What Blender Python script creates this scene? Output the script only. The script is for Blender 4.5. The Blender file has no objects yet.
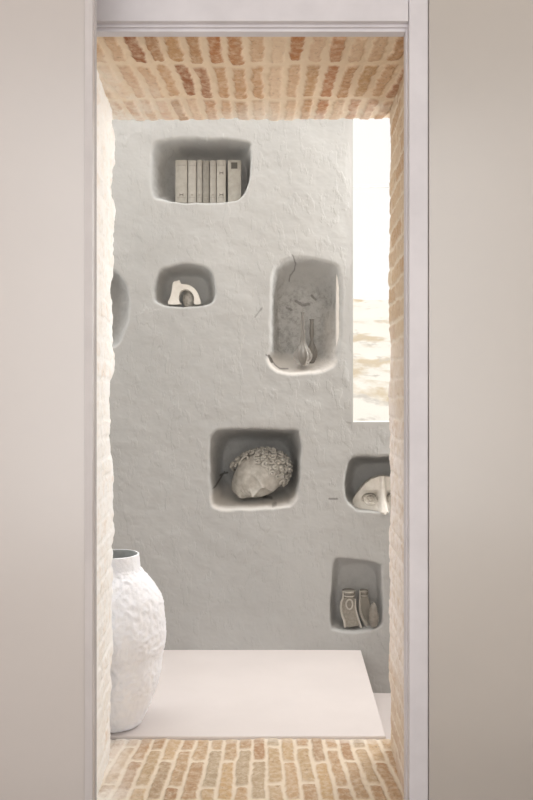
import bpy, bmesh, math, random
import numpy as np
from mathutils import Vector, Matrix, noise
random.seed(7); np.random.seed(7)
C = bpy.context.scene.collection
F = 769.0; CX = 266.5; CY = 400.0; HC = 1.42      # focal length (px), principal point, eye height
YW = 4.37                                          # niche wall face
K = YW / F

def P(px, py, Y):
    return Vector(((px-CX)/F*Y, Y, HC-(py-CY)/F*Y))

# ------------------------------------------------------------------ materials
def s2l(c):
    return tuple(((x/255)/12.92 if x/255 <= .04045 else (((x/255)+.055)/1.055)**2.4) for x in c)
def rgba(c): return (*s2l(c), 1)
def new_mat(name):
    m = bpy.data.materials.new(name); m.use_nodes = True
    nt = m.node_tree; b = nt.nodes['Principled BSDF']
    return m, nt, b
def L(nt, a, b): nt.links.new(a, b)
def mixc(nt, fac, a, b):
    n = nt.nodes.new('ShaderNodeMix'); n.data_type = 'RGBA'
    for k, v in ((0, fac), (6, a), (7, b)):
        if hasattr(v, 'is_linked') or hasattr(v, 'links'): L(nt, v, n.inputs[k])
        elif k == 0: n.inputs[0].default_value = v
        else: n.inputs[k].default_value = rgba(v)
    return n.outputs[2]
def nz(nt, scale, detail=4, rough=.55, vec=None, stretch=None):
    n = nt.nodes.new('ShaderNodeTexNoise'); n.inputs['Scale'].default_value = scale
    n.inputs['Detail'].default_value = detail; n.inputs['Roughness'].default_value = rough
    tc = nt.nodes.new('ShaderNodeTexCoord'); src = tc.outputs['Object']
    if stretch:
        mp = nt.nodes.new('ShaderNodeMapping'); mp.inputs['Scale'].default_value = stretch
        L(nt, src, mp.inputs[0]); src = mp.outputs[0]
    L(nt, src, n.inputs['Vector']); return n.outputs['Fac']
def ramp(nt, fac, a, b, ca=(0,0,0), cb=(255,255,255)):
    r = nt.nodes.new('ShaderNodeValToRGB'); r.color_ramp.elements[0].position = a
    r.color_ramp.elements[1].position = b
    r.color_ramp.elements[0].color = rgba(ca); r.color_ramp.elements[1].color = rgba(cb)
    L(nt, fac, r.inputs[0]); return r.outputs[0]
def attr(nt, name):
    a = nt.nodes.new('ShaderNodeAttribute'); a.attribute_name = name; return a.outputs['Fac']
def math_(nt, op, a, b):
    n = nt.nodes.new('ShaderNodeMath'); n.operation = op
    for i, v in enumerate((a, b)):
        if isinstance(v, (int, float)): n.inputs[i].default_value = v
        else: L(nt, v, n.inputs[i])
    n.use_clamp = True
    return n.outputs[0]
def bump(nt, b, h, strength=.3, dist=.005):
    n = nt.nodes.new('ShaderNodeBump'); n.inputs['Strength'].default_value = strength
    n.inputs['Distance'].default_value = dist
    L(nt, h, n.inputs['Height']); L(nt, n.outputs[0], b.inputs['Normal'])
def simple(name, c, rough=.7, c2=None, scale=8, bs=0, bscale=60, ior=None, bdist=.003):
    m, nt, b = new_mat(name); b.inputs['Roughness'].default_value = rough
    if ior: b.inputs['IOR'].default_value = ior
    c2 = c2 or tuple(max(0, v-8) for v in c)
    L(nt, mixc(nt, ramp(nt, nz(nt, scale), .35, .65), c, c2), b.inputs['Base Color'])
    if bs: bump(nt, b, nz(nt, bscale, 5), bs, bdist)
    return m

def plaster_mat():
    m, nt, b = new_mat('grey lime plaster'); b.inputs['Roughness'].default_value = .78
    base = mixc(nt, ramp(nt, nz(nt, 1.3, 3), .35, .65), PL_A, PL_B)
    fine = ramp(nt, nz(nt, 16, 6, .7), .3, .75)
    base = mixc(nt, math_(nt, 'MULTIPLY', fine, .25), base, PL_C)
    # blotched darker mottling inside niches
    st = math_(nt, 'MULTIPLY', attr(nt, 'mottle'), ramp(nt, nz(nt, 26, 8, .8), .46, .62))
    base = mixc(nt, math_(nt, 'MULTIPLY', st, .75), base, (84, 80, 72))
    base = mixc(nt, math_(nt, 'MULTIPLY', attr(nt, 'wash_lit'), .85), base, (226, 220, 212))  # whitewash and painted light share this pale tone
    base = mixc(nt, attr(nt, 'crack'), base, (62, 56, 50))
    L(nt, base, b.inputs['Base Color'])
    h = mixc(nt, .22, nz(nt, 4, 5, .45), ramp(nt, nz(nt, 11, 4, .55, stretch=(1.5, 1, .7)), .53, .60))
    h = mixc(nt, .12, h, nz(nt, 30, 4, .5))
    bump(nt, b, h, .55, .014)
    return m
PL_A = (186, 186, 184); PL_B = (177, 177, 175); PL_C = (196, 194, 190)

def brick_mat(name, cols, mortar, white, dark=(120, 78, 50)):
    m, nt, b = new_mat(name); b.inputs['Roughness'].default_value = .85
    r = nt.nodes.new('ShaderNodeValToRGB'); cr = r.color_ramp
    while len(cr.elements) < len(cols): cr.elements.new(.5)
    for i, c in enumerate(cols):
        cr.elements[i].position = i/(len(cols)-1); cr.elements[i].color = rgba(c)
    L(nt, attr(nt, 'bid'), r.inputs[0])
    col = mixc(nt, math_(nt, 'MULTIPLY', ramp(nt, nz(nt, 38, 6, .7), .42, .66), .55), r.outputs[0], mortar)
    col = mixc(nt, math_(nt, 'MULTIPLY', ramp(nt, nz(nt, 60, 5, .7), .56, .72), .6), col, dark)
    col = mixc(nt, attr(nt, 'mortar'), col, mortar)
    w = math_(nt, 'MULTIPLY', attr(nt, 'lime'), ramp(nt, nz(nt, 14, 6, .7), .22, .55))
    col = mixc(nt, w, col, white)
    L(nt, col, b.inputs['Base Color'])
    bump(nt, b, nz(nt, 90, 6, .7), .6, .004)
    return m

# ------------------------------------------------------------------ object helpers
def link(name, me, mat, parent=None, smooth=True):
    o = bpy.data.objects.new(name, me); C.objects.link(o)
    if mat: me.materials.append(mat)
    if smooth: me.polygons.foreach_set('use_smooth', [True]*len(me.polygons))
    if parent:
        o.parent = parent
    return o
def obj(name, bm, mat, parent=None, smooth=False, loc=None):
    me = bpy.data.meshes.new(name); bmesh.ops.recalc_face_normals(bm, faces=bm.faces); bm.to_mesh(me); bm.free()
    return link(name, me, mat, parent, smooth)
def tag(o, label, cat, group=None):
    o['label'] = label; o['category'] = cat
    if group: o['group'] = group
    return o
def struct(o): o['kind'] = 'structure'; return o
def thing(name, label, cat, loc=(0,0,0), group=None):
    o = bpy.data.objects.new(name, None); C.objects.link(o); o.location = loc; o.empty_display_size = .05
    return tag(o, label, cat, group)
def bx(bm, x0, x1, y0, y1, z0, z1, bev=0):
    vs = [bm.verts.new((x, y, z)) for x in (x0, x1) for y in (y0, y1) for z in (z0, z1)]
    fs = [bm.faces.new([vs[i] for i in q]) for q in ((0,1,3,2),(4,6,7,5),(0,4,5,1),(2,3,7,6),(0,2,6,4),(1,5,7,3))]
    if bev:
        es = list({e for f in fs for e in f.edges})
        bmesh.ops.bevel(bm, geom=es, offset=bev, segments=3, affect='EDGES', profile=.5)
    return bm
def lathe(bm, prof, seg=40, cx=0, cy=0, fn=None, cap=True):
    rings = []
    for (r, z) in prof:
        ring = []
        for i in range(seg):
            a = 2*math.pi*i/seg
            p = Vector((cx+r*math.cos(a), cy+r*math.sin(a), z))
            if fn: p = fn(p, a, r, z)
            ring.append(bm.verts.new(p))
        rings.append(ring)
    for a, b in zip(rings, rings[1:]):
        for i in range(seg):
            bm.faces.new((a[i], a[(i+1) % seg], b[(i+1) % seg], b[i]))
    if cap:
        bm.faces.new(rings[0]); bm.faces.new(list(reversed(rings[-1])))
    return bm
def tube(bm, pts, rad, seg=8, closed=False):
    n = len(pts); rings = []
    pts = [Vector(p) for p in pts]
    for i, p in enumerate(pts):
        if closed: d = pts[(i+1) % n]-pts[i-1]
        else: d = pts[min(i+1, n-1)]-pts[max(i-1, 0)]
        d.normalize(); up = Vector((0, 1, 0)) if abs(d.y) < .9 else Vector((1, 0, 0))
        s = d.cross(up).normalized(); t = s.cross(d)
        r = rad[i] if isinstance(rad, (list, tuple)) else rad
        rings.append([bm.verts.new(p+s*r*math.cos(2*math.pi*k/seg)+t*r*math.sin(2*math.pi*k/seg)) for k in range(seg)])
    m = n if closed else n-1
    for i in range(m):
        a, b = rings[i], rings[(i+1) % n]
        for k in range(seg): bm.faces.new((a[k], a[(k+1) % seg], b[(k+1) % seg], b[k]))
    if not closed:
        bm.faces.new(rings[0]); bm.faces.new(rings[-1])
def outline_solid(bm, pts, holes, y0, y1):
    """extruded plate from an outline in XZ, with holes joined by triangulation"""
    edges = []
    for loop in [pts]+holes:
        vs = [bm.verts.new((x, y0, z)) for x, z in loop]
        edges += [bm.edges.new((vs[i], vs[(i+1) % len(vs)])) for i in range(len(vs))]
    r = bmesh.ops.triangle_fill(bm, edges=edges, use_beauty=True)
    faces = [g for g in r['geom'] if isinstance(g, bmesh.types.BMFace)]
    e = bmesh.ops.extrude_face_region(bm, geom=faces)
    for v in [g for g in e['geom'] if isinstance(g, bmesh.types.BMVert)]: v.co.y = y1
    bmesh.ops.recalc_face_normals(bm, faces=bm.faces)
def smoothloop(pts, n=4, closed=True):
    out = []; m = len(pts)
    for i in range(m if closed else m-1):
        p0, p1, p2, p3 = pts[i-1 if (closed or i) else 0], pts[i], pts[(i+1) % m], pts[(i+2) % m if closed else min(i+2, m-1)]
        for k in range(n):
            t = k/n
            out.append(tuple(.5*((2*p1[j])+(-p0[j]+p2[j])*t+(2*p0[j]-5*p1[j]+4*p2[j]-p3[j])*t*t+(-p0[j]+3*p1[j]-3*p2[j]+p3[j])*t**3) for j in range(len(p1))))
    if not closed: out.append(tuple(pts[-1]))
    return out
def bevel_mod(o, w, s=2):
    m = o.modifiers.new('bevel', 'BEVEL'); m.width = w; m.segments = s; m.limit_method = 'ANGLE'; m.angle_limit = math.radians(40)

def grid_mesh(name, V, keep=None, attrs=None, mat=None):
    """V: (n,m,3) numpy grid -> mesh; keep (n-1,m-1) bool mask of faces"""
    n, m, _ = V.shape
    idx = np.arange(n*m).reshape(n, m)
    q = np.stack([idx[:-1, :-1], idx[1:, :-1], idx[1:, 1:], idx[:-1, 1:]], -1)
    if keep is not None: q = q[keep]
    q = q.reshape(-1, 4)
    me = bpy.data.meshes.new(name)
    me.vertices.add(n*m); me.vertices.foreach_set('co', V.reshape(-1).astype(np.float32))
    me.loops.add(q.size); me.loops.foreach_set('vertex_index', q.reshape(-1).astype(np.int32))
    me.polygons.add(len(q)); me.polygons.foreach_set('loop_start', (np.arange(len(q))*4).astype(np.int32))
    me.update(calc_edges=True)
    for k, a in (attrs or {}).items():
        at = me.attributes.new(k, 'FLOAT', 'POINT'); at.data.foreach_set('value', a.reshape(-1).astype(np.float32))
    me.validate()
    return link(name, me, mat)

# numpy value noise
def vnoise(x, y, seed=0):
    rs = np.random.RandomState(seed); T = rs.rand(256, 256)
    xi = np.floor(x).astype(int); yi = np.floor(y).astype(int); fx = x-xi; fy = y-yi
    fx = fx*fx*(3-2*fx); fy = fy*fy*(3-2*fy)
    a = T[xi % 256, yi % 256]; b = T[(xi+1) % 256, yi % 256]; c = T[xi % 256, (yi+1) % 256]; d = T[(xi+1) % 256, (yi+1) % 256]
    return (a*(1-fx)+b*fx)*(1-fy)+(c*(1-fx)+d*fx)*fy-.5
def fbm(x, y, seed=0, oct=4):
    s = 0; a = 1
    for i in range(oct): s = s+a*vnoise(x*2**i, y*2**i, seed+i); a *= .5
    return s

# ------------------------------------------------------------------ niche wall (one plaster surface with hollows)
def polydist(px, py, poly):
    d = np.full(px.shape, 1e9); inside = np.zeros(px.shape, bool); n = len(poly)
    for i in range(n):
        ax, ay = poly[i]; bx_, by_ = poly[(i+1) % n]
        ex, ey = bx_-ax, by_-ay
        t = np.clip(((px-ax)*ex+(py-ay)*ey)/(ex*ex+ey*ey+1e-9), 0, 1)
        d = np.minimum(d, np.hypot(px-ax-t*ex, py-ay-t*ey))
        c = ((ay > py) != (by_ > py)) & (px < (bx_-ax)*(py-ay)/((by_-ay) if by_ != ay else 1e-9)+ax)
        inside ^= c
    return np.where(inside, -d, d)

NICHES = [
 # opening outline (px), back rectangle (left, right, top, bottom) as seen, depth m, mottling, whitewash with painted light
 dict(o=[(151.5,185),(151,160),(153.5,146),(164,140),(200,138.5),(246,141),(250.5,150),(250,168),(247,186),(241,198),(229,202),(200,203.5),(176,202.5),(162,200),(153.5,197)],
      b=(176,246,161,201.5), d=.20, mottle=.25, wash_lit=0),
 dict(o=[(152.7,289),(157,273.6),(167,267),(187,263.5),(204,266),(212.6,273.6),(215,287),(214,299),(207.5,305),(187,306.6),(165,305),(155,300.7)],
      b=(169,206,278,305), d=.17, mottle=0, wash_lit=0),
 dict(o=[(270,345),(272,280.6),(277,265.6),(294,257.5),(326,261),(339,270),(341.5,298.5),(340.5,330.5),(337,359),(326,370),(299.6,374),(278,372.5),(267.5,359)],
      b=(279,319,293,354), d=.23, mottle=.6, wash_lit=.8),
 dict(o=[(210,496),(210,445),(213.5,433),(228,429),(291,429),(300,436.5),(301,457),(299,488),(294,503),(280,508),(241,510),(216.5,508)],
      b=(224,289,443,483), d=.38, mottle=.25, wash_lit=.8),
 dict(o=[(345,497),(345,476),(350,460),(361,456),(394,456),(412,458),(418,468),(418,498),(412,510),(394,511.4),(360,511),(354.6,507.4)],
      b=(356,408,465,506), d=.27, mottle=.1, wash_lit=0),
 dict(o=[(330,616),(330.5,590),(333,563),(339.6,557.5),(355.5,559),(377,563),(381.5,572),(383,618),(378,628),(361.6,631.7),(337,630.5),(331.5,625.6)],
      b=(339,376,566,621), d=.13, mottle=.15, wash_lit=0),
 dict(o=[(98,270),(107.5,270),(117.5,272.5),(126,282.5),(129.5,300),(127.5,320),(121,340),(112.5,347.5),(98,350),(85,335),(80,305),(86,280)],
      b=(92,108,284,322), d=.17, mottle=0, wash_lit=.4),
]
CRACKS = [ # polylines px, half width px, strength
 ([(292,255),(296,262),(295,267),(291,271),(290,276)], .2, .6),
 ([(266,355),(271,358),(275,364),(280,368),(288,368)], .4, .55),
 ([(269,356),(272,361)], 1.2, .8),
 ([(213,490),(217,484),(221,478)], .5, .7), ([(217,481),(224,479)], .7, .7),
 ([(263,502),(272,503)], .6, .6), ([(273,507),(276,506)], .6, .45),
 ([(329,499),(337,499)], .5, .5), ([(255,317),(262,308)], .4, .35), ([(222,170),(223,168)], .5, .5),
 ([(298,296),(304,300),(311,299)], 1.2, .5), ([(314,290),(318,294)], .9, .5), ([(288,303),(293,305)], .9, .4),
]
def build_niche_wall():
    st = .62
    xs_f = np.arange(78, 428, st); ys_f = np.arange(116, 712, st)
    wl = .4915/K+CX; sill = CY+(HC-1.295)/K
    xs_f = np.sort(np.append(xs_f[np.abs(xs_f-wl) > .3], wl)); ys_f = np.sort(np.append(ys_f[np.abs(ys_f-sill) > .3], sill))
    X = (np.concatenate([[-2.3, -2, -1.6, -1.3], (xs_f-CX)*K, [1.0, 1.3, 1.7, 2.0]]))
    top = HC-(117-CY)*K
    Z = HC-(np.concatenate([[CY+(HC-4.7)/K, CY+(HC-3.3)/K], ys_f, [CY+(HC+.40)/K]])-CY)*K
    PX = X/K+CX; PY = CY+(HC-Z)/K
    px, py = np.meshgrid(PX, PY)
    wob = lambda s, f, a: a*fbm(px/f, py/f, s, 3)
    dep = .010*fbm(px/60, py/60, 3, 3)+.0035*fbm(px/16, py/12, 9, 4)
    mottle = np.zeros(px.shape); wash_lit = np.zeros(px.shape)
    for k, N in enumerate(NICHES):
        D = N['d']; s = 1+D/YW
        l, r, t, b = N['b']
        l, r = [CX+(v-CX)*s for v in (l, r)]; t, b = [CY+(v-CY)*s for v in (t, b)]
        ol = N['o']; xs = [p[0] for p in ol]; ys = [p[1] for p in ol]
        l = max(l, min(xs)+1); r = min(r, max(xs)-1); t = max(t, min(ys)+1); b = min(b, max(ys)-1)
        sm = smoothloop(ol, 4)
        x0, x1, y0, y1 = min(xs)-8, max(xs)+8, min(ys)-8, max(ys)+8
        m = (px > x0) & (px < x1) & (py > y0) & (py < y1)
        qx, qy = px[m]+wob(20+k, 14, 1.6)[m], py[m]+wob(40+k, 14, 1.6)[m]
        d0 = -polydist(qx, qy, sm)                       # + inside
        rc = .48*min(r-l, b-t)*.75                            # rounded back rectangle
        cx, cy, hx, hy = (l+r)/2, (t+b)/2, (r-l)/2-rc, (b-t)/2-rc
        ddx, ddy = np.abs(qx-cx)-hx, np.abs(qy-cy)-hy
        d1 = np.hypot(np.maximum(ddx, 0), np.maximum(ddy, 0))-rc
        d1 = np.maximum(d1, 0)
        tt = np.clip(d0/(d0+d1+.02), 0, 1)
        tt = np.where(d0 <= 0, 0, tt)
        f = 1-(1-tt)**(1.9 if k == 2 else 2.4)
        lip = np.clip((d0+2.2)/2.2, 0, 1)**2*(.006)      # soft rounded lip
        f = np.where(tt < .12, f*(tt/.12)**.6, f) if k != 2 else f*(1-np.exp(-np.maximum(d0, 0)/2.2))
        dep[m] += D*f+np.where(d0 < 0, lip, .006)
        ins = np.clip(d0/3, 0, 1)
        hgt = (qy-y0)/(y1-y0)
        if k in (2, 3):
            wash_lit[m] = np.maximum(wash_lit[m], N['wash_lit']*np.clip((d0+2)/3, 0, 1)*np.clip((hgt-(.76 if k == 2 else .70))/.08, 0, 1))  # niche floors: whitewash, with their lit tone painted in
            mottle[m] = np.maximum(mottle[m], N['mottle']*ins*np.clip((hgt-.12)/.2, 0, 1)*np.clip((.85-hgt)/.1, 0, 1))
            if k == 2: wash_lit[m] = np.maximum(wash_lit[m], .6*ins*np.clip((qx-323)/8, 0, 1)*np.clip((hgt-.35)/.25, 0, 1))  # light on the tall niche's right inner side, painted pale
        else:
            mottle[m] = np.maximum(mottle[m], N['mottle']*ins*np.clip((hgt-.2)/.2, 0, 1))
    crack = np.zeros(px.shape)
    for pts, w, s in CRACKS:
        a = np.array(pts); m = (px > a[:, 0].min()-4) & (px < a[:, 0].max()+4) & (py > a[:, 1].min()-4) & (py < a[:, 1].max()+4)
        d = np.full(m.sum(), 1e9); qx = px[m]+.8*vnoise(px[m]/2, py[m]/2, 5); qy = py[m]
        for (ax, ay), (bx_, by_) in zip(pts, pts[1:]):
            ex, ey = bx_-ax, by_-ay; t = np.clip(((qx-ax)*ex+(qy-ay)*ey)/(ex*ex+ey*ey), 0, 1)
            d = np.minimum(d, np.hypot(qx-ax-t*ex, qy-ay-t*ey))
        crack[m] = np.maximum(crack[m], s*np.clip(1-(d-w)/.7, 0, 1))
    dep += crack*.003
    far = (px < 74) | (px > 430) | (py < 112) | (py > 715)
    dep[far] = 0
    V = np.stack([(px-CX)*K, YW+dep, HC-(py-CY)*K], -1)
    mx = (X[:-1]+X[1:])/2; mz = (Z[:-1]+Z[1:])/2
    MX, MZ = np.meshgrid(mx, mz)
    keep = ~((MX > .4915) & (MX < 1.3) & (MZ > 1.295) & (MZ < 3.3))
    
    nearw = np.clip(np.minimum(np.maximum(np.abs(px-wl)-2, 0)/6+(py > sill)*1e3, 1), 0, 1)*np.clip(np.maximum(np.abs(py-sill)-3, 0)/6+(px < wl-1)*1e3, 0, 1)
    V[..., 1] = YW+dep*nearw
    o = grid_mesh('wall_back', V, keep, dict(mottle=mottle, wash_lit=wash_lit, crack=crack), plaster_mat())
    struct(o)
build_niche_wall()

# ------------------------------------------------------------------ brick lining of the passage
def lining(name, mat, base, outn, u0, u1, ufn, Yn, Yf, wu, wv, mort, offs, seed, wrap=.14, lime_fn=None, relief=.007, stagger=.5, wob=.006, ragged=.005):
    """base(Y)->coordinate of the face; u along the opening; wraps round the far arris"""
    st = .0042; R = .022
    S = list(np.arange(0, Yf-R-Yn, st)); prof = [(Yn+s, 0., 0.) for s in S]
    for a in np.linspace(0, math.pi/2, 7): prof.append((Yf-R+R*math.sin(a), R*(1-math.cos(a)), a))
    e = 0
    while e < wrap: e += .012; prof.append((Yf, R+e, math.pi/2))
    prof = np.array(prof); s_arc = np.concatenate([[0], np.cumsum(np.hypot(np.diff(prof[:, 0]), np.diff(prof[:, 1])))])
    U = np.arange(u0, u1+st, st)
    SS, UU = np.meshgrid(s_arc, U, indexing='ij')
    PYy, _ = np.meshgrid(prof[:, 0], U, indexing='ij'); OUT, _ = np.meshgrid(prof[:, 1], U, indexing='ij'); ANG, _ = np.meshgrid(prof[:, 2], U, indexing='ij')
    uu = ufn(UU, SS); 
    uu = uu+.012*fbm(UU*9, SS*9, seed, 3)*wu/.067
    ss = SS+offs+.014*fbm(UU*11, SS*7, seed+5, 3)
    ci = np.floor(uu/wu)
    rs = np.random.RandomState(seed); rnd = rs.rand(512); rnd2 = rs.rand(512); tab = rs.rand(256, 64)
    shift = (np.mod(ci, 2)*stagger+rnd[(ci.astype(int)+200) % 512]*.10)*wv
    ri = np.floor((ss+shift)/wv)
    fu = np.abs(uu/wu-ci-.5)*wu; fv = np.abs((ss+shift)/wv-ri-.5)*wv
    hw = wu/2-mort/2-.003*rnd2[(ci.astype(int)*7+ri.astype(int)*3+300) % 512]
    hv = wv/2-mort*.75
    r = .008
    q = np.hypot(np.maximum(fu-hw+r, 0), np.maximum(fv-hv+r, 0))-r
    q = q+ragged*fbm(UU*48, SS*48, seed+9, 4)
    brick = np.clip(.5-q/.006, 0, 1)
    bid = tab[(ci.astype(int)+128) % 256, (ri.astype(int)+32) % 64]
    h = relief*brick*(.6+.8*np.mod(bid*7.3, 1))+.004*fbm(UU*45, SS*45, seed+3, 4)
    edge = np.clip((SS-(Yf-Yn)+.09)/.09, 0, 1)
    h = h*(1-.55*edge)+edge*wob*2.4*fbm(UU*7, SS*2, seed+13, 4)
    h = h*np.clip(SS/.012, 0, 1)
    inw = h-OUT
    V = outn(base(PYy), inw*np.where(ANG > 1.5, 1, 1), UU, PYy+np.where(ANG > .1, h*np.sin(ANG), 0))
    lime = lime_fn(UU, SS/(Yf-Yn)) if lime_fn else np.zeros(UU.shape)
    lime = np.clip(lime+.5*fbm(UU*5, SS*5, seed+21, 3)*(lime > .02), 0, 1)
    o = grid_mesh(name, V, None, dict(bid=bid, mortar=1-brick, lime=lime), mat)
    return struct(o)

TOPZ = 2.603
fan = lambda u, s: u/(1-.115*s)
m_soff = brick_mat('brick soffit', [(222,190,156),(190,142,98),(208,168,130),(234,208,178),(180,116,66),(202,164,120),(158,100,60),(226,188,156)], (240,218,190), (248,240,228), (130,84,52))
m_floor = brick_mat('brick paving', [(200,172,138),(182,146,112),(194,168,136),(172,134,100),(178,158,132),(198,166,126)], (228,213,192), (244,238,230), (120,92,68))
m_jl = brick_mat('limewashed lit brick', [(242,234,222),(230,208,186),(244,238,228),(234,216,198),(247,241,234)], (247,243,237), (253,252,250), (176,136,100))  # limewash, with window overexposure painted in as extra white
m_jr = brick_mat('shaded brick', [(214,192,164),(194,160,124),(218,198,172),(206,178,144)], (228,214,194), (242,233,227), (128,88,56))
lining('ceiling', m_soff, lambda Y: TOPZ+0*Y, lambda b, i, U, Y: np.stack([U, Y, b-i], -1), -.70, .60, fan, 2.497, 3.25,
       .0690, .31, .024, .09, 11, ragged=.009, stagger=.0, lime_fn=lambda U, T: np.clip((T-.66)*1.5, 0, 1)*.8+np.clip((-U-.40)*4, 0, 1)*np.clip(T*2, 0, 1)*.8)
lining('floor', m_floor, lambda Y: 0*Y, lambda b, i, U, Y: np.stack([U, Y, b+i-.008], -1), -.70, .60, fan, 2.3, 3.25,
       .0655, .30, .014, .04, 23, wrap=.24, stagger=.36, relief=.005, wob=.004, lime_fn=lambda U, T: np.clip((-U-.44)*5, 0, 1)*.9+np.clip((T-.93)*10, 0, 1)*.6)
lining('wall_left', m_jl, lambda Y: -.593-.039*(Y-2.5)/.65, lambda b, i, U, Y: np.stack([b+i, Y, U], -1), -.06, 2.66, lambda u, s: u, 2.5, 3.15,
       .075, .27, .016, .05, 37, lime_fn=lambda U, T: 1.2+.3*T, wob=.016, relief=.003)  # full whitening: limewash plus painted overexposure
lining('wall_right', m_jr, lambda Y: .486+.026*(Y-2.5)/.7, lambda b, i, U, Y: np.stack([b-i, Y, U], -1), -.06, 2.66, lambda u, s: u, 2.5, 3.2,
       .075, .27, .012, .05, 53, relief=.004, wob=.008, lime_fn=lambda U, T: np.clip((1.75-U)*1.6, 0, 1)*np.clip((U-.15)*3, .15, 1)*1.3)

# masonry mass round the passage
m_wall = simple('off white paint', (214, 206, 198), .6, ior=1.5)
def sbox(name, mat, *a, bev=0):
    return struct(obj(name, bx(bmesh.new(), *a, bev=bev), mat))
bm = bmesh.new()
bx(bm, -2.3, -.70, 2.5, 3.12, -.3, 4.8); bx(bm, .60, 2.3, 2.5, 3.18, -.3, 4.8); bx(bm, -.70, .60, 2.5, 3.2, 2.69, 4.8)
bx(bm, -.72, .62, 2.45, 3.2, -.3, -.03)
struct(obj('wall_middle', bm, m_wall))

# ------------------------------------------------------------------ far room
m_white = simple('white microcement', (225, 217, 214), .55, (221, 213, 210), 3, .12, 30)
bm = bmesh.new()
vs = [(-2.3, 3.25), (.505, 3.25), (.537, YW+.005), (-2.3, YW+.005)]
lo = [bm.verts.new((x, y, -.40)) for x, y in vs]; hi = [bm.verts.new((x, y, 0.0)) for x, y in vs]
bm.faces.new(hi); bm.faces.new(lo)
for i in range(4): bm.faces.new((lo[i], lo[(i+1) % 4], hi[(i+1) % 4], hi[i]))
lp = obj('floor.001', bm, m_white); bevel_mod(lp, .006); struct(lp)
struct(obj('floor.002', bx(bmesh.new(), .50, 2.3, 3.18, YW+.02, -.40, -.245), m_white))
sbox('wall_left.001', simple('far room plaster', (208, 204, 198), .8), -2.45, -2.3, 3.18, 4.75, -.4, 4.7)
sbox('wall_right.001', bpy.data.materials['far room plaster'], 2.0, 2.15, 3.18, 4.75, -.4, 4.7)
sbox('ceiling.001', bpy.data.materials['far room plaster'], -2.3, 2.0, 3.18, 4.75, 4.7, 4.85)

# window: reveals + glass panes
m_rev = simple('white window reveal', (236, 232, 226), .6)
bm = bmesh.new()
bx(bm, .40, .4915, YW+.03, 4.62, 1.2, 3.4); bx(bm, 1.3, 1.4, YW+.01, 4.62, 1.2, 3.4)
bx(bm, .4915, 1.3, YW+.001, YW+.1, 1.287, 1.2945); bx(bm, .4915, 1.3, YW+.05, 4.62, 1.2, 1.2945); bx(bm, .4915, 1.3, YW, 4.62, 3.3, 3.4)
win = struct(obj('window_1', bm, m_rev))
mg = bpy.data.materials.new('clear pane'); mg.use_nodes = True; nt = mg.node_tree
nt.nodes.clear(); out = nt.nodes.new('ShaderNodeOutputMaterial'); mx = nt.nodes.new('ShaderNodeMixShader'); mx.inputs[0].default_value = .03
tr = nt.nodes.new('ShaderNodeBsdfTransparent'); gl = nt.nodes.new('ShaderNodeBsdfGlossy'); gl.inputs['Roughness'].default_value = .02
L(nt, tr.outputs[0], mx.inputs[1]); L(nt, gl.outputs[0], mx.inputs[2]); L(nt, mx.outputs[0], out.inputs[0])
jz = HC+(CY-187)/F*4.60
for z0, z1 in ((1.295, jz-.003), (jz+.003, 3.3)):
    obj('glass_pane', bx(bmesh.new(), .4915, 1.3, 4.595, 4.601, z0, z1), mg, win)
obj('glazing_joint', bx(bmesh.new(), .4915, 1.3, 4.594, 4.602, jz-.003, jz+.003), simple('pale seal', (240, 240, 238), .5), win)

# hillside beyond
def build_hill():
    m, nt, b = new_mat('dry pale hillside'); b.inputs['Roughness'].default_value = .95
    g = ramp(nt, nz(nt, .55, 5, .6, stretch=(1, .35, 2.2)), .53, .62)
    col = mixc(nt, g, (220, 216, 208), (192, 177, 153))
    g2 = ramp(nt, nz(nt, 1.6, 4, .6, stretch=(1, .4, 2)), .58, .68)
    col = mixc(nt, g2, col, (186, 180, 172))
    L(nt, col, b.inputs['Base Color'])
    x = np.linspace(-25, 40, 180); y = np.linspace(5.6, 42, 150)
    xx, yy = np.meshgrid(x, y); t = (yy-5.6)/36.4
    z = -.5+t**1.15*7.35+.5*fbm(xx/3, yy/3, 70, 4)*np.clip(t*4, 0, 1)
    z[-1] = 6.9+.12*fbm(xx[-1]/1.5, yy[-1]/2, 71, 3)
    z = np.where(yy > 41.9, 6.9+.2*fbm(xx/1.5, yy, 71, 3), z)
    o = grid_mesh('hillside', np.stack([xx, yy, z], -1), None, {}, m); o['kind'] = 'structure'
    tag(o, 'sunlit pale dry hillside rising beyond the window', 'hillside')
build_hill()

# ------------------------------------------------------------------ front room: frame, panels, shell
m_frame = simple('white lacquered frame', (224, 219, 222), .45)
m_panel = simple('satin door leaf', (202, 194, 190), .26, (200, 192, 188), 2, ior=1.95)
m_panel2 = simple('satin wall panel', (193, 185, 178), .26, (191, 183, 176), 2, ior=1.95)
Yfr = 2.43
fx = lambda p, Y: (p-CX)/F*Y
fz = lambda p, Y: HC-(p-CY)/F*Y
bm = bmesh.new()   # door casing: flat header and right upright
zt = fz(21, Yfr)
bx(bm, -.75, fx(408.6, Yfr), Yfr, 2.5, zt, 3.05, .0025)
bx(bm, fx(409.2, Yfr), fx(428, Yfr), Yfr, 2.5, 0, 3.05, .0025)
struct(obj('trim_1', bm, m_frame))
bm = bmesh.new()   # inner stop
Ys = 2.462
bx(bm, -.62, fx(403.6, 2.498), Ys, 2.498, fz(37.0, 2.498), fz(28, Ys)+.012, .002)
bx(bm, fx(403.6, 2.498), fx(410.5, Ys), Ys, 2.498, 0, fz(28, Ys)+.012, .003)
bx(bm, -.62, -.60, Ys, 2.498, 0, fz(36, Ys)+.01, .003)
Yb = 2.452
bx(bm, -.62, fx(408, Yb), Yb, 2.496, fz(27, Yb), zt+.01, .002)
struct(obj('trim_2', bm, m_frame))
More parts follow.
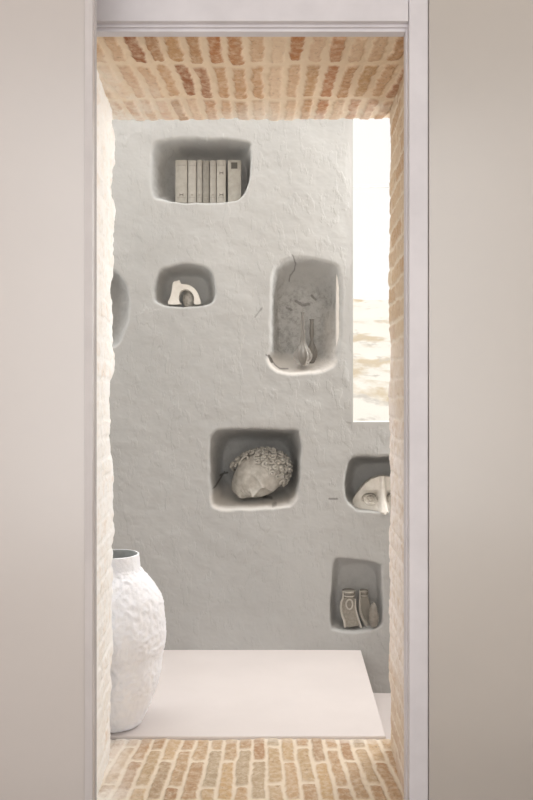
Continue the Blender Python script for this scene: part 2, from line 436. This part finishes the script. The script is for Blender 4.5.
# right hand wall panel
sbox('wall_front', m_panel2, fx(428.6, 2.437), 2.3, 2.437, 2.5, 0, 4.4, bev=.004)
# left: panelled sliding door leaf standing proud of the casing
bm = bmesh.new(); xe = fx(95.5, 2.25)
bx(bm, -2.3, xe, 2.2, 2.245, 0, 4.3, .004)
dr = struct(obj('door_1', bm, m_panel))
obj('edge_strip', bx(bmesh.new(), fx(85, 2.19), fx(96, 2.25), 2.196, 2.25, 0, 4.3, .02), simple('pale door edge', (207, 200, 199), .35), dr)
# shell of the front room
m_shell = simple('warm room paint', (222, 214, 204), .8)
sbox('wall_left.002', m_shell, -2.45, -2.3, -2.6, 3.2, -.3, 4.4)
sbox('wall_right.002', m_shell, 2.3, 2.45, -2.6, 3.2, -.3, 4.4)
sbox('wall_rear', m_shell, -2.45, 2.45, -2.75, -2.6, -.3, 4.4)
sbox('ceiling.002', m_shell, -2.45, 2.45, -2.75, 3.2, 4.4, 4.5)
m_pale_floor = simple('pale rug floor', (214, 206, 198), .6)
m_dim = simple('dark reflection strip', (70, 62, 54), .8)
m_terra = simple('terracotta floor', (104, 82, 46), .6, (90, 70, 40), 6)
sbox('floor.003', m_terra, -2.3, 2.3, 1.66, 2.45, -.3, -.005)
sbox('floor.004', m_pale_floor, -2.3, 2.3, -2.6, 1.66, -.3, -.005)  # unseen; stands for a pale rug reflected in the panels
sbox('reflection_strip', m_dim, -2.3, 2.3, -2.5, -1.2, 4.28, 4.4)  # unseen dark slab added to darken the panels' upper reflections

# ------------------------------------------------------------------ vase
def build_vase():
    Yc = 3.375; k = Yc/F*.985; x0 = fx(115, Yc)
    t = thing('floor_vase', 'tall rough white papier-mache vase standing on the landing behind the left brick jamb', 'vase', (x0, Yc, 0))
    H = fz(554, Yc)
    half = [(0,0.0,.0)]
    pr_old = [(.075,.0),(.105,.006),(.125,.03),(33*k,.09),(37*k,.17),(42*k,.28),(45.5*k,.40),(47.5*k,.48),(48.5*k,.545),(46.5*k,.61),(42*k,.66),(34*k,.72),(28*k,.755),(25.5*k,.79),(25*k,.83),(25.2*k,H-.004),(24.3*k,H),(22.8*k,H-.004),(22.3*k,.83),(23*k,.78),(.13,.70),(.16,.55),(.12,.2),(.05,.03)]
    pr = [(.075,.0),(.100,.003),(27*k,.02),(33.5*k,.07),(38*k,.132),(41.5*k,.205),(44.5*k,.303),(47*k,.352),(48*k,.437),(45.5*k,.534),(40.5*k,.590),(33*k,.640),(27*k,.668),(25*k,.690),(24.8*k,H-.006),(24.2*k,H),(22.6*k,H-.004),(22.2*k,.69),(24*k,.66),(.13,.61),(.17,.50),(.12,.2),(.05,.03)]
    pr2 = smoothloop(pr, 7, closed=False)
    def fn(p, a, r, z):
        q = Vector((p.x, p.y, p.z))
        q0 = q+Vector((x0, Yc, 0))
        rough = 1.0 if z < .68 else .4
        n1 = noise.noise(q*7)*.010
        n2 = (1-abs(noise.noise(q*34))*2.2)*.0042+noise.noise(q*80)*.003
        n2 = max(n2, -.004)
        d = (n1*(1 if z < .67 else .25)+n2*rough)
        lean = Vector((.012*math.sin(z*4.5), 0, 0))
        return Vector((p.x, p.y, 0)).normalized()*(r+d)+lean+Vector((0, 0, z))
    bm = bmesh.new(); 
    no = 0
    # densify outside rings
    prof = []
    for a, b in zip(pr2, pr2[1:]):
        n = max(1, int(math.hypot(a[0]-b[0], a[1]-b[1])/.005))
        for i in range(n): prof.append((a[0]+(b[0]-a[0])*i/n, a[1]+(b[1]-a[1])*i/n))
    prof.append(pr2[-1])
    split = max(range(len(prof)), key=lambda i: prof[i][1])
    lathe(bm, prof[:split+2], 240, fn=fn, cap=False)
    bm.faces.new([v for v in list(bm.verts)[:240]])
    m = simple('white pulp', (251, 251, 254), .8, (246, 247, 252), 30, .6, 120, bdist=.003)
    obj('body', bm, m, t, True)
    bm = bmesh.new(); lathe(bm, prof[split+1:], 120, fn=fn, cap=False); 
    bm.verts.ensure_lookup_table(); bm.faces.new([bm.verts[i] for i in range(len(bm.verts)-120, len(bm.verts))])
    obj('interior', bm, simple('grey vase inside', (176, 180, 180), .8), t, True)
build_vase()

# ------------------------------------------------------------------ niche contents
def niche_floor(k):                # z of a niche's flat back floor (as seen bottom)
    N = NICHES[k]; Y = YW+N['d']; return HC-(N['b'][3]-CY)/F*Y

# books --------------------------------------------------
def build_books():
    Y0 = 4.445; k = Y0/F; z0 = fz(203.0, Y0)
    paper = simple('book paper', (206, 200, 188), .9, (190, 184, 172), 90)
    spines = [simple('book cover '+w, c, .8, tuple(v-16 for v in c), 25) for w, c in
              (('a', (178,174,165)), ('b', (184,180,172)), ('c', (172,168,160)), ('d', (150,146,138)), ('e', (174,170,162)), ('f', (182,178,169)), ('g', (172,168,159)))]
    ink = simple('book ink', (92, 88, 82), .9); grey = simple('faded print', (158, 153, 145), .9)
    B = [(175.3,187.4,160.4,0),(188.0,196.4,160.8,0),(196.9,202.4,160.2,0),(202.7,209.3,161.0,0),(209.7,216.2,161.0,0),(216.6,225.9,160.4,0),(227.8,241.2,160.6,0)]
    labels = ['thick pale old book at the left end of the book row',
              'pale cream book second from left in the row, beside the thick end book',
              'narrowest pale book, third from left in the row in the top niche',
              'darker grey slim book in the middle of the row',
              'slim pale book just right of the darker grey middle book',
              'pale book with a printed letter high on its spine, second from the right end',
              'widest book, dark square label on its spine, at the right end of the row']
    for i, (a, b, top, _) in enumerate(B):
        xa, xb = fx(a, Y0), fx(b, Y0); h = fz(top, Y0)-z0; w = xb-xa-.0015; dp = .082
        t = thing('book', labels[i], 'book', ((xa+xb)/2, Y0, z0), 'old books standing in the top niche')
        c = bmesh.new(); e = .0022; hw = w/2
        # U-shaped cover with a rounded spine
        n = 6; out = []
        for j in range(n+1):
            u = -1+2*j/n; out.append((hw*u, -.008*(1-u*u)))
        ins = [(hw-e, dp), (hw-e, e), (-hw+e, e), (-hw+e, dp)]
        loop = [(-hw, dp)]+out+[(hw, dp)]+ins
        lo_ = [c.verts.new((x, y, 0)) for x, y in loop]; hi_ = [c.verts.new((x, y, h)) for x, y in loop]
        m = len(loop)
        for j in range(m): c.faces.new((lo_[j], lo_[(j+1) % m], hi_[(j+1) % m], hi_[j]))
        f1 = c.faces.new(lo_); f2 = c.faces.new(hi_)
        bmesh.ops.triangulate(c, faces=[f1, f2])
        co = obj('cover', c, spines[i], t)
        obj('page_block', bx(bmesh.new(), -hw+e, hw-e, e+.0005, dp-.004, .003, h-.003), paper, t)
        def mark(nm, x, z, ww, hh, mat):
            bmm = bmesh.new(); bx(bmm, x-ww/2, x+ww/2, -.0092, -.0055, z-hh/2, z+hh/2); obj(nm, bmm, mat, co)
        if i == 6: mark('spine_label', -.003+.002, h-.031, .036, .036, ink)
        else:
            for q in range(2): mark('spine_band', 0, (.03 if q else h-.03), w*.72, .0018, grey)
        if i in (0, 5):
            # small printed letter-like mark
            for dz in ((.045,) if i == 0 else (h-.075, .045)):
                s = .0028; bmm = bmesh.new(); x = .002
                bx(bmm, x-.011, x-.011+s, -.0094, -.0055, dz-.008, dz+.008); bx(bmm, x+.007, x+.007+s, -.0094, -.0055, dz-.008, dz+.008)
                bx(bmm, x-.011, x+.008, -.0094, -.0055, dz-.001, dz+.0025); obj('spine_letter', bmm, ink, co)
        elif i in (1, 2, 4):
            mark('spine_mark', 0, .045, min(w*.5, .012), .009, grey)
build_books()

# white arch sculpture -------------------------------------
m_plast = simple('white plaster cast', (236, 232, 224), .75, (224, 219, 210), 20, .15, 60)
m_plast2 = simple('aged plaster cast', (198, 194, 186), .75, (172, 167, 158), 30, .3, 70)
def build_arch():
    Y0 = 4.44; z0 = niche_floor(1)
    sc = 5.92; zz = lambda p: fz(250+p/sc, Y0)
    X0 = fx(184, Y0); zb = zz(328)
    pts = [(168,322),(184,275),(193,225),(199,193),(222,186),(236,180),(240,195),(252,205),(280,207),(305,216),(330,236),(347,265),(358,300),(360,322),(322,322),(322,285),(308,255),(285,239),(262,237),(242,249),(232,280),(234,305),(242,322)]
    pts = smoothloop(pts, 3)
    P2 = [(fx(140+x/sc, Y0)-X0, zz(y)-zb) for x, y in pts]
    t = thing('arch_sculpture', 'small white plaster arch sculpture with a round opening in the low wide niche', 'sculpture', (X0, Y0, zb))
    bm = bmesh.new(); outline_solid(bm, P2, [], -.022, .030)
    o = obj('arch', bm, m_plast, t, False); bevel_mod(o, .008, 3)
    bm = bmesh.new(); r = 34/sc*Y0/F
    bmesh.ops.create_icosphere(bm, subdivisions=4, radius=1)
    cx, cz = fx(140+282/sc, Y0)-X0, zz(282)-zb
    for v in bm.verts:
        n = 1+.12*noise.noise(v.co*2.2)
        v.co = Vector((cx+v.co.x*.033*n, .045+v.co.y*.022*n, cz+v.co.z*.055*n-.004))
    obj('pebble_core', bm, simple('mottled stone', (206, 202, 195), .8, (158, 154, 146), 60, .4, 90), t, True)
build_arch()

# glass long-neck bottles ---------------------------------
mgl, nt, b = new_mat('smoky glass')
b.inputs['Base Color'].default_value = rgba((166, 162, 156)); b.inputs['Roughness'].default_value = .12
b.inputs['Transmission Weight'].default_value = .55; b.inputs['IOR'].default_value = 1.3
def bottle(name_label, pxc, top, bot, bulb, neck, Y0, zoff=0):
    z0 = fz(bot, Y0); h = fz(top, Y0)-z0; k = Y0/F
    t = thing('glass_bottle', name_label, 'bottle', (fx(pxc, Y0), Y0, z0))
    nr = neck*k; br = bulb*k
    pr = [(br*.30,0),(br*.46,.002),(br*.50,.008),(br*.80,.026),(br*.98,.045),(br,.060),(br*.93,.078),(br*.72,.098),(br*.48,.118),(br*.30,.142),(nr*1.25,.18),(nr,.22),(nr*.95,h-.012),(nr*1.05,h-.006)]
    bm = bmesh.new()
    def fn(p, a, r, z):
        rib = .07*math.cos(a*12+z*18)*max(0, 1-abs(z-.07)/.09)
        return Vector((p.x*(1+rib), p.y*(1+rib), p.z))
    lathe(bm, smoothloop(pr, 4, False), 72, fn=fn)
    obj('bottle_body', bm, mgl, t, True)
    bm = bmesh.new(); tube(bm, [(nr*1.0*math.cos(a), nr*1.0*math.sin(a), h-.004) for a in np.linspace(0, 2*math.pi, 24, endpoint=False)], .0028, 8, True)
    obj('rim', bm, mgl, t, True)
bottle('taller long-necked smoky glass bottle with ribbed bulb in the tall niche', 302.8, 312, 366, 9.0, 1.7, 4.43)
bottle('shorter long-necked smoky glass bottle just right of and behind the taller one', 311.8, 319, 363.5, 5.2, 2.0, 4.535)

# heads ----------------------------------------------------
def head_mesh(bm, size, fine=1.0, closed_eyes=False):
    """classical head, face towards -Y, crown +Z, unit head height = size"""
    nu, nv = 200, 150
    g = lambda x, z, cx, cz, sx, sz: math.exp(-((x-cx)/sx)**2-((z-cz)/sz)**2)
    rings = []
    for j in range(nv+1):
        th = math.pi*j/nv; ring = []
        for i in range(nu):
            ph = 2*math.pi*i/nu
            d = Vector((math.sin(th)*math.sin(ph), -math.sin(th)*math.cos(ph), math.cos(th)))
            x, y, z = d.x*.36, d.y*.44, d.z*.5
            if z < 0:                                   # jaw taper
                x *= 1-.42*(-z/.5)**1.3; 
                if y > 0: y *= 1-.45*(-z/.5)
            front = max(0, -d.y)
            ff = min(1, front*1.6)
            o = 0
            o += .030*g(x, z, 0, .095, .26, .035)         # brow
            for s in (-1, 1):
                o -= .050*g(x, z, s*.125, .035, .075, .045)   # socket
                o += .030*g(x, z, s*.125, .020, .050, .024)   # eyeball
                o += .012*g(x, z, s*.125, .048, .060, .009)   # upper lid
                o += .008*g(x, z, s*.125, -.006, .055, .008)
                o += .020*g(x, z, s*.16, -.10, .08, .08)      # cheek
                o += .030*g(x, z, s*.045, -.135, .022, .022)  # nostril wing
                o -= .022*g(x, z, s*.11, -.20, .05, .06)
            w = max(0, min(1, (.07-z)/.19)) if z > -.12 else 0
            o += (.030+.095*w)*math.exp(-(x/(.026+.018*w))**2)*(1 if -.135 < z < .10 else math.exp(-((z+.135)/.014)**2) if z <= -.135 else math.exp(-((z-.10)/.03)**2))
            o += .036*g(x, z, 0, -.205, .080, .016)+.036*g(x, z, 0, -.248, .066, .017)
            o -= .018*g(x, z, 0, -.226, .085, .006)
            o -= .018*g(x, z, 0, -.285, .07, .018)
            o += .055*g(x, z, 0, -.36, .10, .055)         # chin
            y -= 1.55*o*ff
            y -= .03*ff
            ring.append(bm.verts.new((x*size, y*size, z*size)))
        rings.append(ring)
    for a, b in zip(rings, rings[1:]):
        for i in range(nu): bm.faces.new((a[i], a[(i+1) % nu], b[(i+1) % nu], b[i]))
    bmesh.ops.remove_doubles(bm, verts=bm.verts, dist=1e-5)

def build_head():
    Y0 = 4.54; size = .345
    # crown to the left, face turned down towards the viewer, chin to the right
    c = P(258, 474.5, Y0)
    t = thing('sculpted_head', 'classical plaster head with curly hair lying on its side in the middle niche', 'sculpture', c)
    crown = Vector((.74, -.26, .52)).normalized(); face = Vector((-.26, -.70, -.60)); face = (face-crown*face.dot(crown)).normalized()
    yax = -face; zax = crown; xax = yax.cross(zax)
    RM = (Matrix.Diagonal((1.10, .74, .94)) @ Matrix((xax, yax, zax)).transposed()).to_4x4()
    bm = bmesh.new(); head_mesh(bm, size); bmesh.ops.transform(bm, matrix=RM, verts=bm.verts)
    # ears
    obj('face', bm, m_plast2, t, True)
    for s in (-1, 1):
        e = bmesh.new(); tube(e, smoothloop([(s*.345*size, -.02*size, .07*size), (s*.385*size, .05*size, .09*size), (s*.385*size, .07*size, .0), (s*.345*size, .02*size, -.10*size), (s*.33*size, -.02*size, -.08*size)], 5, False), .018*size, 8)
        bmesh.ops.transform(e, matrix=RM, verts=e.verts)
        obj('ear', e, m_plast2, t, True)
    rs = random.Random(4); h = bmesh.new()
    cnt = 0; tries = 0; pts = []
    while cnt < 260 and tries < 9000:
        tries += 1
        d = Vector((rs.gauss(0, 1), rs.gauss(0, 1), rs.gauss(0, 1))).normalized()
        x, y, z = d.x*.37, d.y*.45, d.z*.51
        if z < .22 and y < .06: continue                 # leave the face free
        if z < -.30: continue
        if z < .30 and y < -.22: continue
        p = Vector((x, y, z))
        if any((p-q).length < .088 for q in pts): continue
        pts.append(p); cnt += 1
        nrm = Vector((d.x/.37, d.y/.45, d.z/.51)).normalized()
        a = nrm.orthogonal().normalized(); b_ = nrm.cross(a); r = rs.uniform(.050, .070); ph = rs.random()*6; sg = rs.choice((-1, 1))
        spir = []
        for q in range(15):
            u = q/14; ang = ph+sg*u*9.5; rr = r*(1-.72*u)
            spir.append((p+nrm*(.002+.065*u)+a*rr*math.cos(ang)+b_*rr*math.sin(ang))*size)
        tube(h, spir, [(.018+.006*math.sin(math.pi*q/14))*size for q in range(15)], 6)
    bmesh.ops.transform(h, matrix=RM, verts=h.verts)
    obj('hair', h, m_plast2, t, True)
    return t
build_head()

def build_face_fragment():
    Y0 = 4.50; t = thing('face_fragment', 'large pale plaster face fragment with carved eye, brow and nose behind the right jamb', 'sculpture', P(381, 511, Y0))
    k = Y0/F; g = lambda x, z, cx, cz, sx, sz: np.exp(-((x-cx)/sx)**2-((z-cz)/sz)**2)
    n = 220; xs = np.linspace(-31, 31, n); us = np.linspace(0, 1, n)
    top = lambda x: 35.5-0.0*x-(np.abs(x)/31)**2.3*24+1.2*fbm(x/6, x*0+3, 90, 3)
    X, U = np.meshgrid(xs, us); Z = U*(top(X)); 
    D = 26-(np.abs(X)/31)**2.4*22-(np.clip((Z-22)/14, 0, 1)**2)*6
    ax = np.abs(X)
    D += 2.4*g(ax, Z, 14, 22.2+0*ax, 8, 2.2)                       # brow
    D -= 7.5*g(ax, Z, 12.0, 15.5, 7.0, 4.6)+4*g(ax, Z, 7.5, 16.5, 2.6, 4)
    D += 3.6*g(ax, Z, 13, 12.6, 4.6, 3.7)                       # eyeball
    arc = np.hypot((ax-13)/6.8, (Z-11.8)/5.0)
    D += 2.8*np.exp(-((arc-1)/.09)**2)*np.clip((Z-10)/2, 0, 1)      # upper lid
    D -= 3.2*np.exp(-((arc-1.26)/.10)**2)*np.clip((Z-11)/2, 0, 1)
    D += .9*np.exp(-((arc-.85)/.09)**2)*np.clip((11-Z)/2, 0, 1)      # lower lid
    D -= 1.9*np.exp(-((np.hypot((ax-13)/2.6, (Z-13.2)/2.4)-1)/.14)**2) # iris ring
    D -= .9*g(ax, Z, 13.3, 13.8, .8, .8)
    w = np.clip((24-Z)/24, 0, 1)
    D += (3+9*w)*1/(1+np.exp((ax-(2.6+2.6*w))/.55))                 # nose
    D += 3.5*g(ax, Z, 6.0, 2.6, 2.0, 2.6)
    D -= 9*g(ax, Z, 4.2, -.2, 2.2, 1.3)                        # nostril undercut
    D0 = 26-(np.abs(X)/31)**2.4*22-(np.clip((Z-22)/14, 0, 1)**2)*6
    V = np.stack([X*k*.92, -(D0*.45+(D-D0)*1.25)*k, Z*k], -1)
    me_o = grid_mesh('face_relief', V, None, {}, simple('pale plaster cast', (232, 228, 220), .75, (222, 217, 208), 30, .2, 70)); me_o.parent = t
    # back side
    bm = bmesh.new()
    fr = [(x*k*.92, float(top(np.array([x]))[0])*k) for x in np.linspace(-31, 31, 40)]
    loop = [(-28.5*k, 0)]+fr+[(28.5*k, 0)]
    outline_solid(bm, loop, [], -1*k, .02)
    obj('back_plate', bm, m_plast2, t)
build_face_fragment()

# flasks in the lowest niche --------------------------------
m_flask, nt, b = new_mat('cloudy old glass')
b.inputs['Base Color'].default_value = rgba((176, 171, 160)); b.inputs['Roughness'].default_value = .25; b.inputs['Transmission Weight'].default_value = .35
m_pale = simple('pale glass and highlight', (194, 189, 180), .35)  # rings and handle, and highlights painted along the flask edges
m_dark = simple('dark residue', (140, 135, 125), .5, (160, 154, 143), 60)
def flask(label, q, Y0, left):
    sc = 10.66; zz = lambda p: fz(583+p/sc, Y0); xx = lambda p: fx(335+p/sc, Y0)
    X0, Z0 = xx(q['c']), zz(q['base'])
    t = thing('glass_flask', label, 'flask', (X0, Y0, Z0))
    pc = [(xx(a)-X0, zz(b_)-Z0) for a, b_ in q['body']]
    bm = bmesh.new(); outline_solid(bm, smoothloop(pc, 3), [], -.018, .022)
    o = obj('flask_body', bm, q['mat'], t); bevel_mod(o, .006, 3)
    for side in q['highlights']:
        bm = bmesh.new(); pts = [(xx(a)-X0, -.020, zz(b_)-Z0) for a, b_ in side]
        pts = smoothloop(pts, 5, False); n = len(pts)
        tube(bm, pts, [.0042+.0035*(i/(n-1))*q['w'] for i in range(n)], 10); obj('edge_highlight', bm, m_pale, t, True)  # edge highlight on the glass, built as a pale tube
    x0, x1 = xx(q['neck'][0])-X0, xx(q['neck'][1])-X0
    cxn, r = (x0+x1)/2, (x1-x0)/2
    bm = bmesh.new(); za, zb = zz(150)-Z0, zz(72)-Z0
    lathe(bm, smoothloop([(r*.9, za), (r*.85, za+.012), (r, za+.02), (r*.85, za+.028), (r*1.05, zb-.008), (r, zb)], 3, False), 32, cx=cxn, cy=0)
    obj('neck', bm, m_flask, t, True)
    for zp in (84, 98, 128):
        bm = bmesh.new(); z = zz(zp)-Z0
        tube(bm, [(cxn+r*1.0*math.cos(a), r*1.0*math.sin(a), z) for a in np.linspace(0, 2*math.pi, 28, endpoint=False)], .0032, 6, True)
        obj('neck_ring', bm, m_pale if zp != 98 else m_dark, t, True)
    if q.get('loop'):
        bm = bmesh.new(); cx, cz = q['loop']
        tube(bm, [(xx(cx+34*math.cos(a))-X0, -.026, zz(cz+52*math.sin(a))-Z0) for a in np.linspace(0, 2*math.pi, 26, endpoint=False)], .0045, 8, True)
        obj('handle_loop', bm, m_pale, t, True)
flask('cloudy glass flask with a dark lower half and looped handle in the lowest niche',
      dict(c=160, base=468, body=[(72,180),(95,150),(200,150),(212,250),(228,340),(255,432),(200,452),(130,462),(98,390),(72,300)], mat=m_dark,
           highlights=[[(78,80),(84,120),(78,160),(62,200),(60,270),(75,340),(95,395),(105,462)], [(212,160),(215,250),(235,340),(262,425),(275,460)]], neck=(80, 212), loop=(148, 215), w=1.0), 4.42, True)
flask('cloudy glass flask with curved pale edge highlight, right of the dark flask in the lowest niche',
      dict(c=310, base=470, body=[(272,140),(345,140),(370,220),(385,330),(380,440),(340,455),(300,400),(282,330),(270,230)], mat=m_flask,
           highlights=[[(262,80),(262,150),(258,220),(262,290),(285,360),(325,420),(345,460)]], neck=(265, 350), w=2.6), 4.46, False)
def dark_vessel():
    Y0 = 4.385; sc = 10.66; X0 = fx(335+412/sc, Y0); Z0 = fz(583+468/sc, Y0); h = fz(583+215/sc, Y0)-Z0; r = 54/sc*Y0/F
    t = thing('rounded_vessel', 'dark glossy oval vessel at the right end of the lowest niche', 'vessel', (X0, Y0, Z0))
    bm = bmesh.new()
    lathe(bm, smoothloop([(r*.45, 0), (r*.75, h*.06), (r, h*.30), (r*.98, h*.45), (r*.82, h*.70), (r*.55, h*.90), (r*.35, h*.97), (r*.30, h)], 4, False), 48)
    obj('vessel_body', bm, simple('dark glazed clay', (122, 116, 107), .16, (140, 134, 125), 40), t, True)
    bm = bmesh.new(); tube(bm, [(r*.3*math.cos(a), r*.3*math.sin(a), h) for a in np.linspace(0, 2*math.pi, 20, endpoint=False)], .003, 6, True)
    obj('vessel_rim', bm, m_flask, t, True)
dark_vessel()

# ------------------------------------------------------------------ light
w = bpy.data.worlds.new('World'); bpy.context.scene.world = w; w.use_nodes = True
bg = w.node_tree.nodes['Background']
bg.inputs[0].default_value = (1.0, .985, .955, 1); bg.inputs[1].default_value = 1.05
def area(name, loc, target, sx, sy, power, col=(1, 1, 1)):
    l = bpy.data.lights.new(name, 'AREA'); l.shape = 'RECTANGLE'; l.size = sx; l.size_y = sy; l.energy = power; l.color = col
    o = bpy.data.objects.new(name, l); C.objects.link(o); o.location = loc
    o.rotation_euler = (Vector(target)-Vector(loc)).to_track_quat('-Z', 'Y').to_euler(); return o
area('skylight', (-.4, 3.78, 4.6), (-.4, 3.8, 0), 3.0, .9, 49, (.99, .995, 1))
area('side_daylight', (-2.2, 3.75, 1.7), (0, 3.9, 1.3), 1.0, 3.0, 18, (.99, .995, 1))
area('upper_fill', (-.3, 3.3, 3.5), (.1, 4.5, 1.3), 3.0, .8, 3, (1, 1, 1))  # added fill lamp facing the niche wall, no real source
area('window_daylight', (1.25, 4.3, 2.0), (-.65, 2.9, 1.3), .5, 2.2, 42, (1, .99, .97))
area('room_fill', (-2.25, 0, 2.1), (0, .5, 2.1), 3.2, 3.6, 24, (.96, .98, 1))  # added fill lamps either side, kept out of the panel reflections
area('room_fill', (2.25, 0, 2.1), (0, .5, 2.1), 3.2, 3.6, 24, (.96, .98, 1))  # added fill lamp, mirror of the left one
area('rear_fill', (0, -2.5, 2.15), (0, 2.5, 2.15), 4.4, 4.1, 112, (.96, .98, 1))  # added soft fill lamp behind the camera for the front room
s = bpy.data.lights.new('sun', 'SUN'); s.energy = 4; s.angle = .02; s.color = (1, .96, .9)
so = bpy.data.objects.new('sun', s); C.objects.link(so); s.energy = 1.8
so.rotation_euler = Vector((.3, .75, -.6)).to_track_quat('-Z', 'Y').to_euler()

# ------------------------------------------------------------------ camera
cd = bpy.data.cameras.new('camera'); cam = bpy.data.objects.new('camera', cd); C.objects.link(cam)
cd.sensor_fit = 'HORIZONTAL'; cd.sensor_width = 36; cd.lens = F/533*36; cd.clip_start = .05
cam.location = (0, 0, HC); cam.rotation_euler = (math.pi/2, 0, 0)
bpy.context.scene.camera = cam
sc = bpy.context.scene
sc.view_settings.view_transform = 'Standard'; sc.view_settings.look = 'None'; sc.view_settings.exposure = 0
